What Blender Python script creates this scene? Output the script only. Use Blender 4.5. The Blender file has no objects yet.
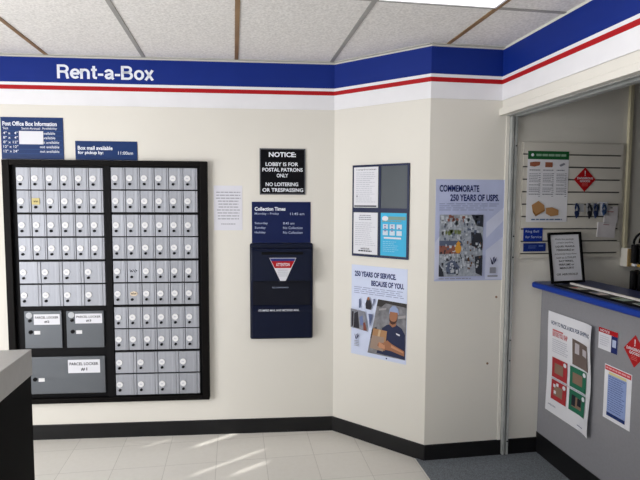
import bpy, bmesh, math, random
from mathutils import Matrix, Vector
random.seed(7)
SC = bpy.context.scene
COL = SC.collection

# ------------------------------------------------------------------ camera
cam_data = bpy.data.cameras.new('camera')
cam = bpy.data.objects.new('camera', cam_data)
COL.objects.link(cam)
cam_data.sensor_width = 36.0
cam_data.lens = 29.565
cam_data.clip_start = 0.05
R_ = Vector((0.98691498, -0.16118962, 0.0040888))
U_ = Vector((0.00787696, 0.07352515, 0.99726226))
F_ = Vector((0.16104896, 0.98418086, -0.07383275))
cam.matrix_world = Matrix(((R_.x, U_.x, -F_.x, 0), (R_.y, U_.y, -F_.y, 0), (R_.z, U_.z, -F_.z, 1.6108), (0, 0, 0, 1)))
SC.camera = cam

# ------------------------------------------------------------------ world, sun, exposure
W = bpy.data.worlds.new('sky')
SC.world = W
W.use_nodes = True
wn = W.node_tree
wbg = wn.nodes['Background']
wsky = wn.nodes.new('ShaderNodeTexSky')
wsky.sky_type = 'NISHITA'
wsky.sun_disc = False
wsky.sun_elevation = math.radians(32)
wn.links.new(wsky.outputs[0], wbg.inputs[0])
wbg.inputs[1].default_value = 0.12

SUN_AZ = math.atan2(0.27, 0.454)
SUN_EL = math.radians(30)
sd = Vector((math.cos(SUN_AZ) * math.cos(SUN_EL), math.sin(SUN_AZ) * math.cos(SUN_EL), -math.sin(SUN_EL)))
sun_l = bpy.data.lights.new('sun', 'SUN')
sun_l.energy = 4.5
sun_l.angle = math.radians(0.6)
sun_l.color = (1.0, 0.96, 0.9)
sun = bpy.data.objects.new('sun', sun_l)
sun.rotation_euler = sd.to_track_quat('-Z', 'Y').to_euler()
sun.location = (-6, -1, 5)
COL.objects.link(sun)

def area(name, loc, target, sx, sy, watts, color=(1, 1, 1)):
    l = bpy.data.lights.new(name, 'AREA')
    l.shape = 'RECTANGLE'
    l.size, l.size_y = sx, sy
    l.energy = watts
    l.color = color
    o = bpy.data.objects.new(name, l)
    o.location = loc
    o.rotation_euler = (Vector(target) - Vector(loc)).to_track_quat('-Z', 'Y').to_euler()
    COL.objects.link(o)
    return o

DAY_REAR, DAY_LEFT, TROFFER, SERVICE = 18.0, 112.0, 1.6, 0.0
area('daylight_storefront', (-1.2, -2.16, 1.15), (-1.2, 3, 2.2), 2.8, 1.9, DAY_REAR, (0.99, 0.99, 1.0))
area('daylight_side_window', (-2.93, 1.25, 1.2), (0, 1.25, 1.40), 2.4, 1.9, DAY_LEFT, (0.99, 0.99, 1.0))
SC.view_settings.view_transform = 'Standard'
SC.view_settings.look = 'None'
SC.view_settings.gamma = 1.0
SC.view_settings.use_curve_mapping = False
SC.view_settings.exposure = 0.0

# ------------------------------------------------------------------ materials
def lin(h):
    h = h.lstrip('#')
    v = [int(h[i:i + 2], 16) / 255 for i in (0, 2, 4)]
    return tuple(c / 12.92 if c <= 0.04045 else ((c + 0.055) / 1.055) ** 2.4 for c in v)

MATS = {}
def mat(name, col, rough=0.6, metal=0.0, var=0.05, scale=8.0, bump=0.0, bscale=200.0, spec=0.2, stretch=None, rnd=0.0, emit=0.0):
    if name in MATS:
        return MATS[name]
    m = bpy.data.materials.new(name)
    m.use_nodes = True
    nt = m.node_tree
    b = nt.nodes['Principled BSDF']
    b.inputs['Roughness'].default_value = rough
    b.inputs['Metallic'].default_value = metal
    b.inputs['Specular IOR Level'].default_value = spec
    c = lin(col)
    tc = nt.nodes.new('ShaderNodeTexCoord')
    src = tc.outputs['Object']
    if stretch:
        mp = nt.nodes.new('ShaderNodeMapping')
        mp.inputs['Scale'].default_value = stretch
        nt.links.new(src, mp.inputs[0])
        src = mp.outputs[0]
    nz = nt.nodes.new('ShaderNodeTexNoise')
    nz.inputs['Scale'].default_value = scale
    nz.inputs['Detail'].default_value = 3
    nt.links.new(src, nz.inputs['Vector'])
    rp = nt.nodes.new('ShaderNodeValToRGB')
    rp.color_ramp.elements[0].position = 0.3
    rp.color_ramp.elements[1].position = 0.7
    rp.color_ramp.elements[0].color = (*[x * (1 - var) for x in c], 1)
    rp.color_ramp.elements[1].color = (*[min(1, x * (1 + var)) for x in c], 1)
    nt.links.new(nz.outputs[0], rp.inputs[0])
    out = rp.outputs[0]
    if rnd:
        oi = nt.nodes.new('ShaderNodeObjectInfo')
        hv = nt.nodes.new('ShaderNodeHueSaturation')
        mr = nt.nodes.new('ShaderNodeMapRange')
        mr.inputs['To Min'].default_value = 1 - rnd
        mr.inputs['To Max'].default_value = 1 + rnd
        nt.links.new(oi.outputs['Random'], mr.inputs[0])
        nt.links.new(mr.outputs[0], hv.inputs['Value'])
        nt.links.new(out, hv.inputs['Color'])
        out = hv.outputs[0]
    nt.links.new(out, b.inputs['Base Color'])
    if bump:
        n2 = nt.nodes.new('ShaderNodeTexNoise')
        n2.inputs['Scale'].default_value = bscale
        nt.links.new(src, n2.inputs['Vector'])
        bp = nt.nodes.new('ShaderNodeBump')
        bp.inputs['Strength'].default_value = bump
        bp.inputs['Distance'].default_value = 0.002
        nt.links.new(n2.outputs[0], bp.inputs['Height'])
        nt.links.new(bp.outputs[0], b.inputs['Normal'])
    if emit:
        b.inputs['Emission Color'].default_value = (1, 0.98, 0.94, 1)
        b.inputs['Emission Strength'].default_value = emit
    MATS[name] = m
    return m

M_WALL = mat('wall_paint', '#dfdcd5', 0.6, var=0.025, scale=1.2, bump=0.08, bscale=120)
M_BASE = mat('black_vinyl', '#171719', 0.4, var=0.1, spec=.25)
M_BLUE = mat('band_blue', '#0e2a80', 0.5, var=0.03)
M_RED = mat('band_red', '#ac131b', 0.5, var=0.03)
M_WHITE = mat('band_white', '#e9e9ee', 0.4, var=0.02)
M_PAPER = mat('white_paper', '#dddee6', 0.6, var=0.02)
M_NAVY = mat('sign_navy', '#153266', 0.35, var=0.04)
M_LETTER = mat('white_lettering', '#e8ecf6', 0.5, var=0.01)
M_INK = mat('dark_ink', '#23252e', 0.6, var=0.05)
M_GREYINK = mat('grey_ink', '#8d8f9c', 0.6, var=0.05)
M_LTINK = mat('pale_grey_ink', '#bfc1cc', 0.6, var=0.05)
M_BLACK = mat('black_paint', '#0d0d10', 0.5, var=0.1, spec=0.1)
M_FRAME = mat('black_anodised', '#0e0c0c', 0.5, var=0.1, spec=0.08)
M_ALU = mat('brushed_aluminium', '#a1a4ad', 0.5, metal=0.3, var=0.09, scale=6, stretch=(40, 40, 0.6), rnd=0.06)
M_LOCKER = mat('locker_steel', '#60646a', 0.32, metal=0.4, var=0.05, scale=4)
M_DISC = mat('number_disc_white', '#dfdfe2', 0.4, var=0.01)
M_STEEL = mat('galvanised_steel', '#a9acab', 0.45, metal=0.15, var=0.1, scale=20)

def floor_mat():
    m = bpy.data.materials.new('vinyl_tile')
    m.use_nodes = True
    nt = m.node_tree
    b = nt.nodes['Principled BSDF']
    tc = nt.nodes.new('ShaderNodeTexCoord')
    mp = nt.nodes.new('ShaderNodeMapping')
    mp.inputs['Location'].default_value = (0.425, -3.2, 0)
    nt.links.new(tc.outputs['Object'], mp.inputs[0])
    bk = nt.nodes.new('ShaderNodeTexBrick')
    bk.offset = 0
    bk.inputs['Color1'].default_value = (*lin('#e3e0da'), 1)
    bk.inputs['Color2'].default_value = (*lin('#dfdcd6'), 1)
    bk.inputs['Mortar'].default_value = (*lin('#c9c6c0'), 1)
    bk.inputs['Scale'].default_value = 1
    bk.inputs['Mortar Size'].default_value = 0.0022
    bk.inputs['Brick Width'].default_value = 0.305
    bk.inputs['Row Height'].default_value = 0.305
    nt.links.new(mp.outputs[0], bk.inputs['Vector'])
    nz = nt.nodes.new('ShaderNodeTexNoise')
    nz.inputs['Scale'].default_value = 35
    nz.inputs['Detail'].default_value = 5
    nt.links.new(tc.outputs['Object'], nz.inputs['Vector'])
    mx = nt.nodes.new('ShaderNodeMixRGB')
    mx.blend_type = 'OVERLAY'
    mx.inputs[0].default_value = 0.12
    nt.links.new(bk.outputs[0], mx.inputs[1])
    nt.links.new(nz.outputs[0], mx.inputs[2])
    nt.links.new(mx.outputs[0], b.inputs['Base Color'])
    b.inputs['Roughness'].default_value = 0.32
    b.inputs['Specular IOR Level'].default_value = 0.35
    return m
M_FLOOR = floor_mat()

def ceil_mat():
    m = mat('acoustic_tile', '#e4e2e0', 0.9, var=0.13, scale=75, bump=1.0, bscale=75)
    return m
M_CEIL = ceil_mat()
M_TEE_GREY = mat('tee_grey', '#9b9a97', 0.5, var=0.05)
M_TEE_BRONZE = mat('tee_bronze', '#8c6f4c', 0.45, var=0.2, scale=5, metal=0.2)
M_CARPET = mat('grey_carpet', '#747a81', 0.95, var=0.35, scale=160, bump=1.0, bscale=300)

# ------------------------------------------------------------------ mesh helpers
class MB:
    """collects shapes and links them as one mesh object"""
    def __init__(self):
        self.bm = bmesh.new()
    def box(self, x0, y0, z0, x1, y1, z1, bevel=0.0, seg=2):
        vs = [self.bm.verts.new(c) for c in ((x0, y0, z0), (x1, y0, z0), (x1, y1, z0), (x0, y1, z0), (x0, y0, z1), (x1, y0, z1), (x1, y1, z1), (x0, y1, z1))]
        fs = [self.bm.faces.new([vs[i] for i in f]) for f in ((0, 3, 2, 1), (4, 5, 6, 7), (0, 1, 5, 4), (1, 2, 6, 5), (2, 3, 7, 6), (3, 0, 4, 7))]
        if bevel:
            es = list({e for f in fs for e in f.edges})
            bmesh.ops.bevel(self.bm, geom=es, offset=bevel, segments=seg, affect='EDGES', profile=0.5)
        return self
    def prism(self, pts, axis, a, b, bevel=0.0, seg=2):
        """pts: 2D outline in the two other axes (in xyz order), extruded along axis from a to b"""
        def mk(p, t):
            return {'x': (t, p[0], p[1]), 'y': (p[0], t, p[1]), 'z': (p[0], p[1], t)}[axis]
        v0 = [self.bm.verts.new(mk(p, a)) for p in pts]
        v1 = [self.bm.verts.new(mk(p, b)) for p in pts]
        n = len(pts)
        fs = [self.bm.faces.new(v0), self.bm.faces.new(v1[::-1])]
        for i in range(n):
            fs.append(self.bm.faces.new((v0[i], v1[i], v1[(i + 1) % n], v0[(i + 1) % n])))
        bmesh.ops.recalc_face_normals(self.bm, faces=fs)
        if bevel:
            es = list(fs[0].edges) + list(fs[1].edges)
            bmesh.ops.bevel(self.bm, geom=es, offset=bevel, segments=seg, affect='EDGES', profile=0.5)
        return self
    def cyl(self, c, axis, r, h, seg=20, r2=None):
        m = {'z': Matrix(), 'x': Matrix.Rotation(math.pi / 2, 4, 'Y'), 'y': Matrix.Rotation(math.pi / 2, 4, 'X')}[axis]
        bmesh.ops.create_cone(self.bm, cap_ends=True, segments=seg, radius1=r, radius2=r if r2 is None else r2, depth=h, matrix=Matrix.Translation(c) @ m)
        return self
    def tube(self, pts, r, seg=8, closed=False):
        pts = [Vector(p) for p in pts]
        rings = []
        n = len(pts)
        for i, p in enumerate(pts):
            d = (pts[(i + 1) % n] - pts[i - 1]) if closed else (pts[min(i + 1, n - 1)] - pts[max(i - 1, 0)])
            q = d.to_track_quat('Z', 'Y')
            rings.append([self.bm.verts.new(p + q @ Vector((r * math.cos(2 * math.pi * k / seg), r * math.sin(2 * math.pi * k / seg), 0))) for k in range(seg)])
        for i in range(n if closed else n - 1):
            a, b = rings[i], rings[(i + 1) % n]
            for k in range(seg):
                self.bm.faces.new((a[k], a[(k + 1) % seg], b[(k + 1) % seg], b[k]))
        if not closed:
            self.bm.faces.new(rings[0][::-1])
            self.bm.faces.new(rings[-1])
        return self
    def mesh(self, name, m):
        me = bpy.data.meshes.new(name)
        bmesh.ops.recalc_face_normals(self.bm, faces=self.bm.faces[:])
        self.bm.to_mesh(me)
        self.bm.free()
        for x in (m if isinstance(m, (list, tuple)) else [m]):
            me.materials.append(x)
        return me
    def build(self, name, m, parent=None):
        o = bpy.data.objects.new(name, self.mesh(name, m))
        COL.objects.link(o)
        if parent:
            o.parent = parent
        return o

def tag(o, label=None, cat=None, group=None, kind=None):
    if label: o['label'] = label
    if cat: o['category'] = cat
    if group: o['group'] = group
    if kind: o['kind'] = kind
    return o
def struct(o):
    o['kind'] = 'structure'
    return o
def empty(name, loc=(0, 0, 0), rz=0.0, label=None, cat=None, group=None):
    o = bpy.data.objects.new(name, None)
    o.empty_display_size = 0.05
    o.location = loc
    o.rotation_euler = (0, 0, rz)
    COL.objects.link(o)
    return tag(o, label, cat, group)
def copy_tree(o, parent=None):
    c = o.copy()
    COL.objects.link(c)
    if parent: c.parent = parent
    for ch in list(o.children):
        copy_tree(ch, c)
    return c

# ------------------------------------------------------------------ plan of the room (metres, camera above the origin)
H = 2.52                                   # top of the fascia band
AB = Vector((0.6748, 3.5386, 0))           # corner between mailbox wall and angled wall
BC = Vector((1.1555, 3.0196, 0))           # corner between angled wall and service wall
YC = 3.0196
XH = 1.6114                                # lobby face of the header over the service opening
ANG = {'A': math.atan2(-0.0784574, 0.99691747), 'B': math.atan2(BC.y - AB.y, BC.x - AB.x), 'C': 0.0, 'D': -math.pi / 2}
ORG = {'A': AB, 'B': AB, 'C': BC, 'D': Vector((1.915, YC, 0))}
LB = (BC - AB).length
def wpt(w, u, z=0.0, out=0.0):
    a = ANG[w]
    return ORG[w] + Vector((math.cos(a) * u, math.sin(a) * u, z)) - out * Vector((-math.sin(a), math.cos(a), 0))
def onwall(o, w, u=0.0, z=0.0, out=0.0):
    o.location = wpt(w, u, z, out)
    o.rotation_euler = (0, 0, ANG[w])
    return o

# ------------------------------------------------------------------ structure
XL, XR, YR = -3.0, 4.2, -2.2
yl = wpt('A', (XL - AB.x) / math.cos(ANG['A'])).y
fl = MB()
fl.prism([(XL, YR), (XR, YR), (XR, YC), (BC.x, YC), (AB.x, AB.y), (XL, yl)], 'z', -0.1, 0.0)
struct(fl.build('floor', M_FLOOR))
struct(MB().prism([(1.113, YR), (XR, YR), (XR, YC), (BC.x, YC), (1.113, YC + .044)], 'z', 0.0, 0.004).build('floor_carpet', M_CARPET))
CZ = H + 0.018
struct(MB().prism([(XL, YR), (XR, YR), (XR, YC), (BC.x, YC), (AB.x, AB.y), (XL, yl)], 'z', CZ, CZ + 0.1).build('ceiling', M_CEIL))

T = 0.12
# the mailbox wall, the angled wall and the service wall
wa = MB().box((XL - AB.x) / math.cos(ANG['A']) - .1, 0, 0, 0.12, T, CZ).build('wall_back', M_WALL)
onwall(struct(wa), 'A')
wb = MB().prism([(0, 0), (LB, 0), (LB + 0.05, T), (-0.03, T)], 'z', 0, CZ).build('wall_angled', M_WALL)
onwall(struct(wb), 'B')
wc = MB().box(0, 0, 0, XR - BC.x + .1, T, CZ).build('wall_service', M_WALL)
onwall(struct(wc), 'C')
struct(MB().box(XR, YR, 0, XR + T, YC, CZ).build('wall_right', mat('low_bounce_tan', '#8f877a', .6)))  # unseen wall, its tan darkened to cut bounce light in the service area
# rear wall with the storefront opening
rw = MB()
rw.box(XL, YR - T, 0, -2.7, YR, CZ).box(0.3, YR - T, 0, XR, YR, CZ).box(-2.7, YR - T, 2.15, .3, YR, CZ).box(-2.7, YR - T, 0, .3, YR, 0.2)
struct(rw.build('wall_rear', M_WALL))
M_ALUF = mat('storefront_aluminium', '#6a5a48', 0.35, metal=0.6)
M_GLASS = mat('window_glass', '#dfe6e8', 0.05, var=0.01)
M_GLASS.node_tree.nodes['Principled BSDF'].inputs['Transmission Weight'].default_value = 1.0
wf = MB()
for x in (-2.7, -1.71, -0.71, .26):
    wf.box(x, YR - .09, .2, x + .04, YR - .03, 2.15)
wf.box(-2.7, YR - .09, .2, .3, YR - .03, .24).box(-2.7, YR - .09, 2.11, .3, YR - .03, 2.15)
w1 = struct(wf.build('window_1', M_ALUF))
MB().box(-2.68, YR - .062, .22, .28, YR - .056, 2.13).build('pane', M_GLASS, w1)

# left wall with a window; an added sheet, slit to shape the sun into floor streaks
WY0, WY1, WZ0, WZ1 = -1.8, 2.7, 0.5, 2.45
lw = MB()
lw.box(XL - T, YR, 0, XL, WY0, CZ).box(XL - T, WY1, 0, XL, yl + .1, CZ).box(XL - T, WY0, 0, XL, WY1, WZ0).box(XL - T, WY0, WZ1, XL, WY1, CZ)
struct(lw.build('wall_left', M_WALL))
def back_to_window(x, y, xw=XL - 0.05):
    t = (x - xw) / math.cos(SUN_AZ)
    return y - t * math.sin(SUN_AZ), t * math.tan(SUN_EL)
slits = []
for (x0, y0, x1, w) in ((-.262, 3.056, .185, .022), (-.02, 3.03, .19, .030), (-.265, 3.43, .03, .040), (-.60, 3.47, -.43, .018)):
    ya, za = back_to_window(x0, y0)
    yb, zb = back_to_window(x1, y0 + (x1 - x0) * math.tan(SUN_AZ))
    slits.append((ya - w / 2 / math.cos(SUN_AZ), ya + w / 2 / math.cos(SUN_AZ), za, zb))
ys = sorted({WY0, WY1, *[round(s[i], 4) for s in slits for i in (0, 1)]})
zs = sorted({WZ0, WZ1, *[round(s[i], 4) for s in slits for i in (2, 3)]})
bl = MB()
for i in range(len(ys) - 1):
    for j in range(len(zs) - 1):
        yc_, zc_ = (ys[i] + ys[i + 1]) / 2, (zs[j] + zs[j + 1]) / 2
        if not any(s[0] < yc_ < s[1] and s[2] < zc_ < s[3] for s in slits):
            bl.box(XL - .055, ys[i], zs[j], XL - .045, ys[i + 1], zs[j + 1])
struct(bl.build('sun_slit_mask', mat('slit_mask_cloth', '#d8d3c8', 0.8)))

# header over the service opening
struct(MB().box(XH, YR, 2.226, XH + .125, YC, CZ).build('wall_header', M_WALL))
YP = 1.74                                  # end of an unseen partition, added to block light from the service area
struct(MB().box(XH + .002, YR, 0, XH + .123, YP, 2.226).build('shade_partition', M_WALL))
# baseboards
def baseboard(name, w, u0, u1):
    o = MB().prism([(-.008, 0), (0, 0), (0, .101), (-.004, .101), (-.007, .096)], 'x', u0, u1).build(name, M_BASE)
    return onwall(struct(o), w)
baseboard('baseboard_back', 'A', -3.7, 0.0)
baseboard('baseboard_angled', 'B', 0, LB + .006)
baseboard('baseboard_service', 'C', 0.0, 1.915 - BC.x)

# ceiling grid
M_TEE = [M_TEE_BRONZE, M_TEE_GREY]
n = 1
tees = [-2.98, -2.385, -1.780, -1.176, -.570, .024, .650, 1.252, 1.856, 2.460, 3.06]
for k, x in enumerate(tees[1:]):
    yend = YC
    if x < AB.x: yend = AB.y - (x - AB.x) * 0.0787
    elif x < BC.x: yend = AB.y - (x - AB.x) * 1.0797
    o = MB().box(x - .012, YR, CZ - .004, x + .012, yend, CZ + .01).build('trim_%d' % n, M_TEE[k % 2])
    struct(o); n += 1
for y in (2.425, 1.205, -.015, -1.235):
    o = MB().box(XL, y - .012, CZ - .0035, XR, y + .012, CZ + .01).build('trim_%d' % n, M_TEE_GREY)
    struct(o); n += 1
for w, u0, u1 in (('A', -3.7, 0), ('B', 0, LB), ('C', 0, XH - BC.x)):
    o = MB().box(u0, -.02, CZ - .006, u1, 0, CZ + .002).build('trim_%d' % n, mat('wall_angle', '#b9b8b2', 0.5))
    onwall(struct(o), w); n += 1

# ceiling light
M_DIFF = mat('light_diffuser', '#ffffff', 0.5, emit=TROFFER)
def troffer(x0, x1, y0, y1, label):
    t = empty('ceiling_light', ((x0 + x1) / 2, (y0 + y1) / 2, CZ), 0, label, 'light')
    hx, hy = (x1 - x0) / 2, (y1 - y0) / 2
    f = MB()
    for a in ((-hx, -hy, -hx + .01, hy), (hx - .01, -hy, hx, hy), (-hx + .01, -hy, hx - .01, -hy + .01), (-hx + .01, hy - .01, hx - .01, hy)):
        f.box(a[0], a[1], -.009, a[2], a[3], -.001)
    f.build('frame', M_WHITE, t)
    MB().box(-hx + .01, -hy + .01, -.007, hx - .01, hy - .01, -.002).build('diffuser', M_DIFF, t)
troffer(.664, 1.238, 1.22, 2.411, 'white fluorescent ceiling light panel over the lobby near the angled wall')
if SERVICE: area('service_ceiling_light', (3.0, 1.5, CZ - .02), (3.0, 1.5, 0), .6, 1.2, SERVICE, (1, .97, .92))
area('lobby_fill_light', (-.9, .4, CZ - .02), (-.9, .4, 0), .6, 1.2, 5.0, (1, .97, .92))  # added fill lamp without a fixture, brightens the lobby from out of view

# ------------------------------------------------------------------ flat printed things
class Sheet:
    """a flat thing on a wall, w x h metres, prints are its child meshes; (u,v) run 0..1 from the top left corner"""
    def __init__(self, name, w, h, m, label, cat, group=None, thick=0.0012, warp=None, outline=None, edge=None):
        self.w, self.h, self.warp, self.th = w, h, warp, thick
        self.layer = 0
        self.parts = {}
        mb = MB()
        if outline:
            mb.prism([self.xy(*p) for p in outline], 'y', -thick - .0005, -.0005)
        elif warp:
            n = 14
            g = [[mb.bm.verts.new(self.p(i / n, j / n, 0)) for i in range(n + 1)] for j in range(n + 1)]
            for j in range(n):
                for i in range(n):
                    mb.bm.faces.new((g[j][i], g[j + 1][i], g[j + 1][i + 1], g[j][i + 1]))
        else:
            mb.box(-w / 2, -thick - .0005, 0, w / 2, -.0005, h)
        self.o = tag(mb.build(name, m), label, cat, group)
    def xy(self, u, v):
        return ((u - .5) * self.w, (1 - v) * self.h)
    def p(self, u, v, layer=None):
        x, z = self.xy(u, v)
        l = self.layer if layer is None else layer
        y = -self.th - .0005 - (.0005 if len(self.parts) < 12 else .0003) * l
        if self.warp: y -= self.warp(u, v)
        return (x, y, z)
    def _bm(self, name, m):
        if name not in self.parts:
            self.layer += 1
            self.parts[name] = (bmesh.new(), m, self.layer)
        bm, _, self.layer_now = self.parts[name]
        return bm
    def poly(self, name, m, pts, join=False):
        if not join:
            self.count = getattr(self, 'count', 0) + 1
            name = name + '#%d' % self.count
        bm = self._bm(name, m)
        if self.warp and len(pts) == 4:
            n = 8
            a, b, c, d = [Vector(p) for p in pts]
            g = []
            for j in range(n + 1):
                l, r = a.lerp(d, j / n), b.lerp(c, j / n)
                g.append([bm.verts.new(self.p(*l.lerp(r, i / n), self.layer_now)) for i in range(n + 1)])
            for j in range(n):
                for i in range(n):
                    bm.faces.new((g[j][i], g[j + 1][i], g[j + 1][i + 1], g[j][i + 1]))
        else:
            bm.faces.new([bm.verts.new(self.p(*q, self.layer_now)) for q in pts])
        return self
    def rect(self, name, m, u0, v0, u1, v1, join=False):
        return self.poly(name, m, [(u0, v0), (u1, v0), (u1, v1), (u0, v1)], join)
    def ell(self, name, m, cu, cv, ru, rv, n=20, rot=0.0):
        pts = []
        for k in range(n):
            a = 2 * math.pi * k / n
            x, z = ru * self.w * math.cos(a), rv * self.h * math.sin(a)
            x, z = x * math.cos(rot) - z * math.sin(rot), x * math.sin(rot) + z * math.cos(rot)
            pts.append((cu + x / self.w, cv + z / self.h))
        return self.poly(name, m, pts)
    def lines(self, name, m, u0, v0, u1, v1, n, seed=0, fill=.5, ragged=.25, words=True, center=False):
        """rows of word-length dashes: print too small to read"""
        r = random.Random(seed)
        pitch = (v1 - v0) / n
        for i in range(n):
            e = u1 - r.random() * ragged * (u1 - u0)
            s = u0
            if center:
                d = (u1 - e) / 2; s, e = u0 + d, u1 - d
            va = v0 + i * pitch
            u = s
            while u < e - .005:
                wl = min(e - u, (u1 - u0) * r.uniform(.08, .2)) if words else e - u
                self.rect(name, m, u, va, u + wl, va + pitch * fill, True)
                u += wl + (u1 - u0) * .025
        return self
    def text(self, name, m, s, u0, v0, u1, v1, bold=0.0):
        """lettering fitted into the box"""
        bm = self._bm(name, m)
        cu = bpy.data.curves.new('lettering', 'FONT')
        cu.body = s
        cu.offset = bold
        cu.resolution_u = 3
        tmp = bpy.data.objects.new('lettering_tmp', cu)
        COL.objects.link(tmp)
        dg = bpy.context.evaluated_depsgraph_get()
        me = bpy.data.meshes.new_from_object(tmp.evaluated_get(dg))
        bpy.data.objects.remove(tmp)
        bpy.data.curves.remove(cu)
        xs = [v.co.x for v in me.vertices]; yy = [v.co.y for v in me.vertices]
        x0, x1, y0, y1 = min(xs), max(xs), min(yy), max(yy)
        vm = {}
        for v in me.vertices:
            u = u0 + (v.co.x - x0) / (x1 - x0) * (u1 - u0)
            vv = v1 - (v.co.y - y0) / (y1 - y0) * (v1 - v0)
            vm[v.index] = bm.verts.new(self.p(u, vv, self.layer_now))
        for f in me.polygons:
            try: bm.faces.new([vm[i] for i in f.vertices])
            except ValueError: pass
        bpy.data.meshes.remove(me)
        return self
    def done(self, w=None, u=0, z=0, out=0.0):
        for name, (bm, m, l) in self.parts.items():
            name = name.split('#')[0]
            me = bpy.data.meshes.new(name)
            for f in bm.faces:
                f.normal_update()
                if f.normal.y > 0: f.normal_flip()
            bm.to_mesh(me); bm.free()
            me.materials.append(m)
            o = bpy.data.objects.new(name, me)
            COL.objects.link(o)
            o.parent = self.o
        if w: onwall(self.o, w, u, z, out)
        return self.o

def at(sheet, w, u0, u1, z0, out=0.0):
    return sheet.done(w, (u0 + u1) / 2, z0, out)

# ------------------------------------------------------------------ fascia band
ZB = [(2.222, 2.318, 'white_stripe', M_WHITE), (2.318, 2.345, 'red_stripe', M_RED), (2.345, 2.364, 'thin_white_stripe', M_WHITE), (2.364, 2.521, 'blue_stripe', M_BLUE)]
TH = .006
def band(label, org, ang, u0, u1, miter0, miter1):
    t = empty('fascia_band', (*org[:2], 2.222), ang, label, 'sign band', 'blue, red and white bands round the top of the lobby walls')
    for z0, z1, nm, m in ZB:
        th = TH if 'red' not in nm else TH + .0003
        MB().prism([(u0, 0), (u0 + miter0 * th, -th), (u1 + miter1 * th, -th), (u1, 0)], 'z', z0 - 2.222, z1 - 2.222).build(nm, m, t)
    return t
mAB = math.tan((ANG['A'] - ANG['B']) / 2)
mBC = math.tan((ANG['C'] - ANG['B']) / 2)
bA = band('blue, red and white fascia band above the mailboxes reading Rent-a-Box', AB, ANG['A'], -3.68, 0, 0, -mAB)
band('short fascia band above the brochure frame on the angled wall', AB, ANG['B'], 0, LB, mAB, mBC)
band('short fascia band above the commemorative poster', BC, 0, 0, XH - BC.x, -mBC, -1)
band('long fascia band along the header over the service counter opening', Vector((XH, YC, 0)), -math.pi / 2, 0, YC - YR - .01, 1, 0)
def arc(cx, cy, rx, ry, a0, a1, n=14):
    return [(cx + rx * math.cos(math.radians(a0 + (a1 - a0) * k / n)), cy + ry * math.sin(math.radians(a0 + (a1 - a0) * k / n))) for k in range(n + 1)]
GROTESQUE = {   # letter: (advance, centre lines), cap height 1, stroke .165
    'R': (.76, [[(.085, 0), (.085, 1)], [(.085, .918)] + arc(.40, .705, .215, .213, 90, -90) + [(.085, .492)], [(.38, .492), (.54, .44), (.585, .30), (.60, .12), (.64, 0)]]),
    'e': (.60, [[(.10, .37), (.545, .37)], arc(.31, .365, .225, .288, 0, 318)]),
    'n': (.64, [[(.085, 0), (.085, .73)], [(.085, .42)] + arc(.29, .44, .205, .215, 165, 0) + [(.495, 0)]]),
    't': (.39, [[(.18, .94), (.18, .18), (.22, .10), (.36, .083)], [(.02, .665), (.36, .665)]]),
    '-': (.40, [[(.03, .33), (.35, .33)]]),
    'a': (.61, [[(.56, .02), (.475, .10), (.47, .50)] + arc(.285, .49, .185, .165, 10, 172), [(.47, .42), (.30, .37), (.15, .32), (.11, .20), (.17, .10), (.28, .08), (.40, .14), (.47, .25)]]),
    'B': (.77, [[(.085, 0), (.085, 1)], [(.085, .918)] + arc(.39, .722, .195, .196, 90, -90) + [(.085, .526)], [(.085, .526)] + arc(.41, .304, .225, .222, 90, -90) + [(.085, .082)]]),
    'o': (.63, [arc(.31, .365, .225, .288, 0, 360, 24)]),
    'x': (.58, [[(.07, 0), (.50, .73)], [(.50, 0), (.07, .73)]]),
}
def stroke_lettering(parent, word, x0, x1, z0, cap, y, m, w=.165):
    total = sum(GROTESQUE[c][0] for c in word)
    sx = (x1 - x0) / total
    bm = bmesh.new()
    pen = 0
    for c in word:
        adv, lines_ = GROTESQUE[c]
        for pl in lines_:
            pl = [Vector(p) for p in pl]
            n_ = len(pl)
            L, Rr = [], []
            for k, p in enumerate(pl):
                d0 = (p - pl[k - 1]).normalized() if k else None
                d1 = (pl[k + 1] - p).normalized() if k < n_ - 1 else None
                t = ((d0 or d1) + (d1 or d0)).normalized()
                nn = Vector((-t.y, t.x))
                sc = 1 / max(.6, nn.dot(Vector((-(d1 or d0).y, (d1 or d0).x))))
                L.append(p + nn * w / 2 * sc); Rr.append(p - nn * w / 2 * sc)
            mk = lambda q: bm.verts.new((x0 + (pen + q.x) * sx, y, z0 + q.y * cap))
            l_, r_ = [mk(q) for q in L], [mk(q) for q in Rr]
            for k in range(n_ - 1):
                bm.faces.new((r_[k], r_[k + 1], l_[k + 1], l_[k]))
        pen += adv
    for f in bm.faces:
        f.normal_update()
        if f.normal.y > 0: f.normal_flip()
    me = bpy.data.meshes.new('lettering'); bm.to_mesh(me); bm.free(); me.materials.append(m)
    o = bpy.data.objects.new('lettering', me); COL.objects.link(o); o.parent = parent
    return o
stroke_lettering(bA, 'Rent-a-Box', -1.795, -1.186, 2.391 - 2.222, .088, -TH - .0008, M_LETTER)

# header: cream fascia, lip and shutter housing
hd = empty('shutter_housing', (XH, YC, 2.133), -math.pi / 2, 'cream shutter header with grey underside above the service counter opening', 'shutter')
LH = YC - YP - .002
MB().prism([(-.004, 0.045), (.125, .045), (.125, .092), (0.002, .092), (0.002, .05)], 'x', 0, LH).build('fascia_board', M_WALL, hd)
MB().prism([(-.018, 0.0), (.03, 0.0), (.03, .045), (-.012, .045), (-.012, .036), (-.018, .033)], 'x', 0, LH).build('lip', M_WALL, hd)
MB().prism([(.03, -.003), (.05, -.003), (.05, .012), (.085, .012), (.085, -.006), (.125, -.006), (.125, .045), (.03, .045)], 'x', 0, LH).build('underside', M_STEEL, hd)
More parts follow.
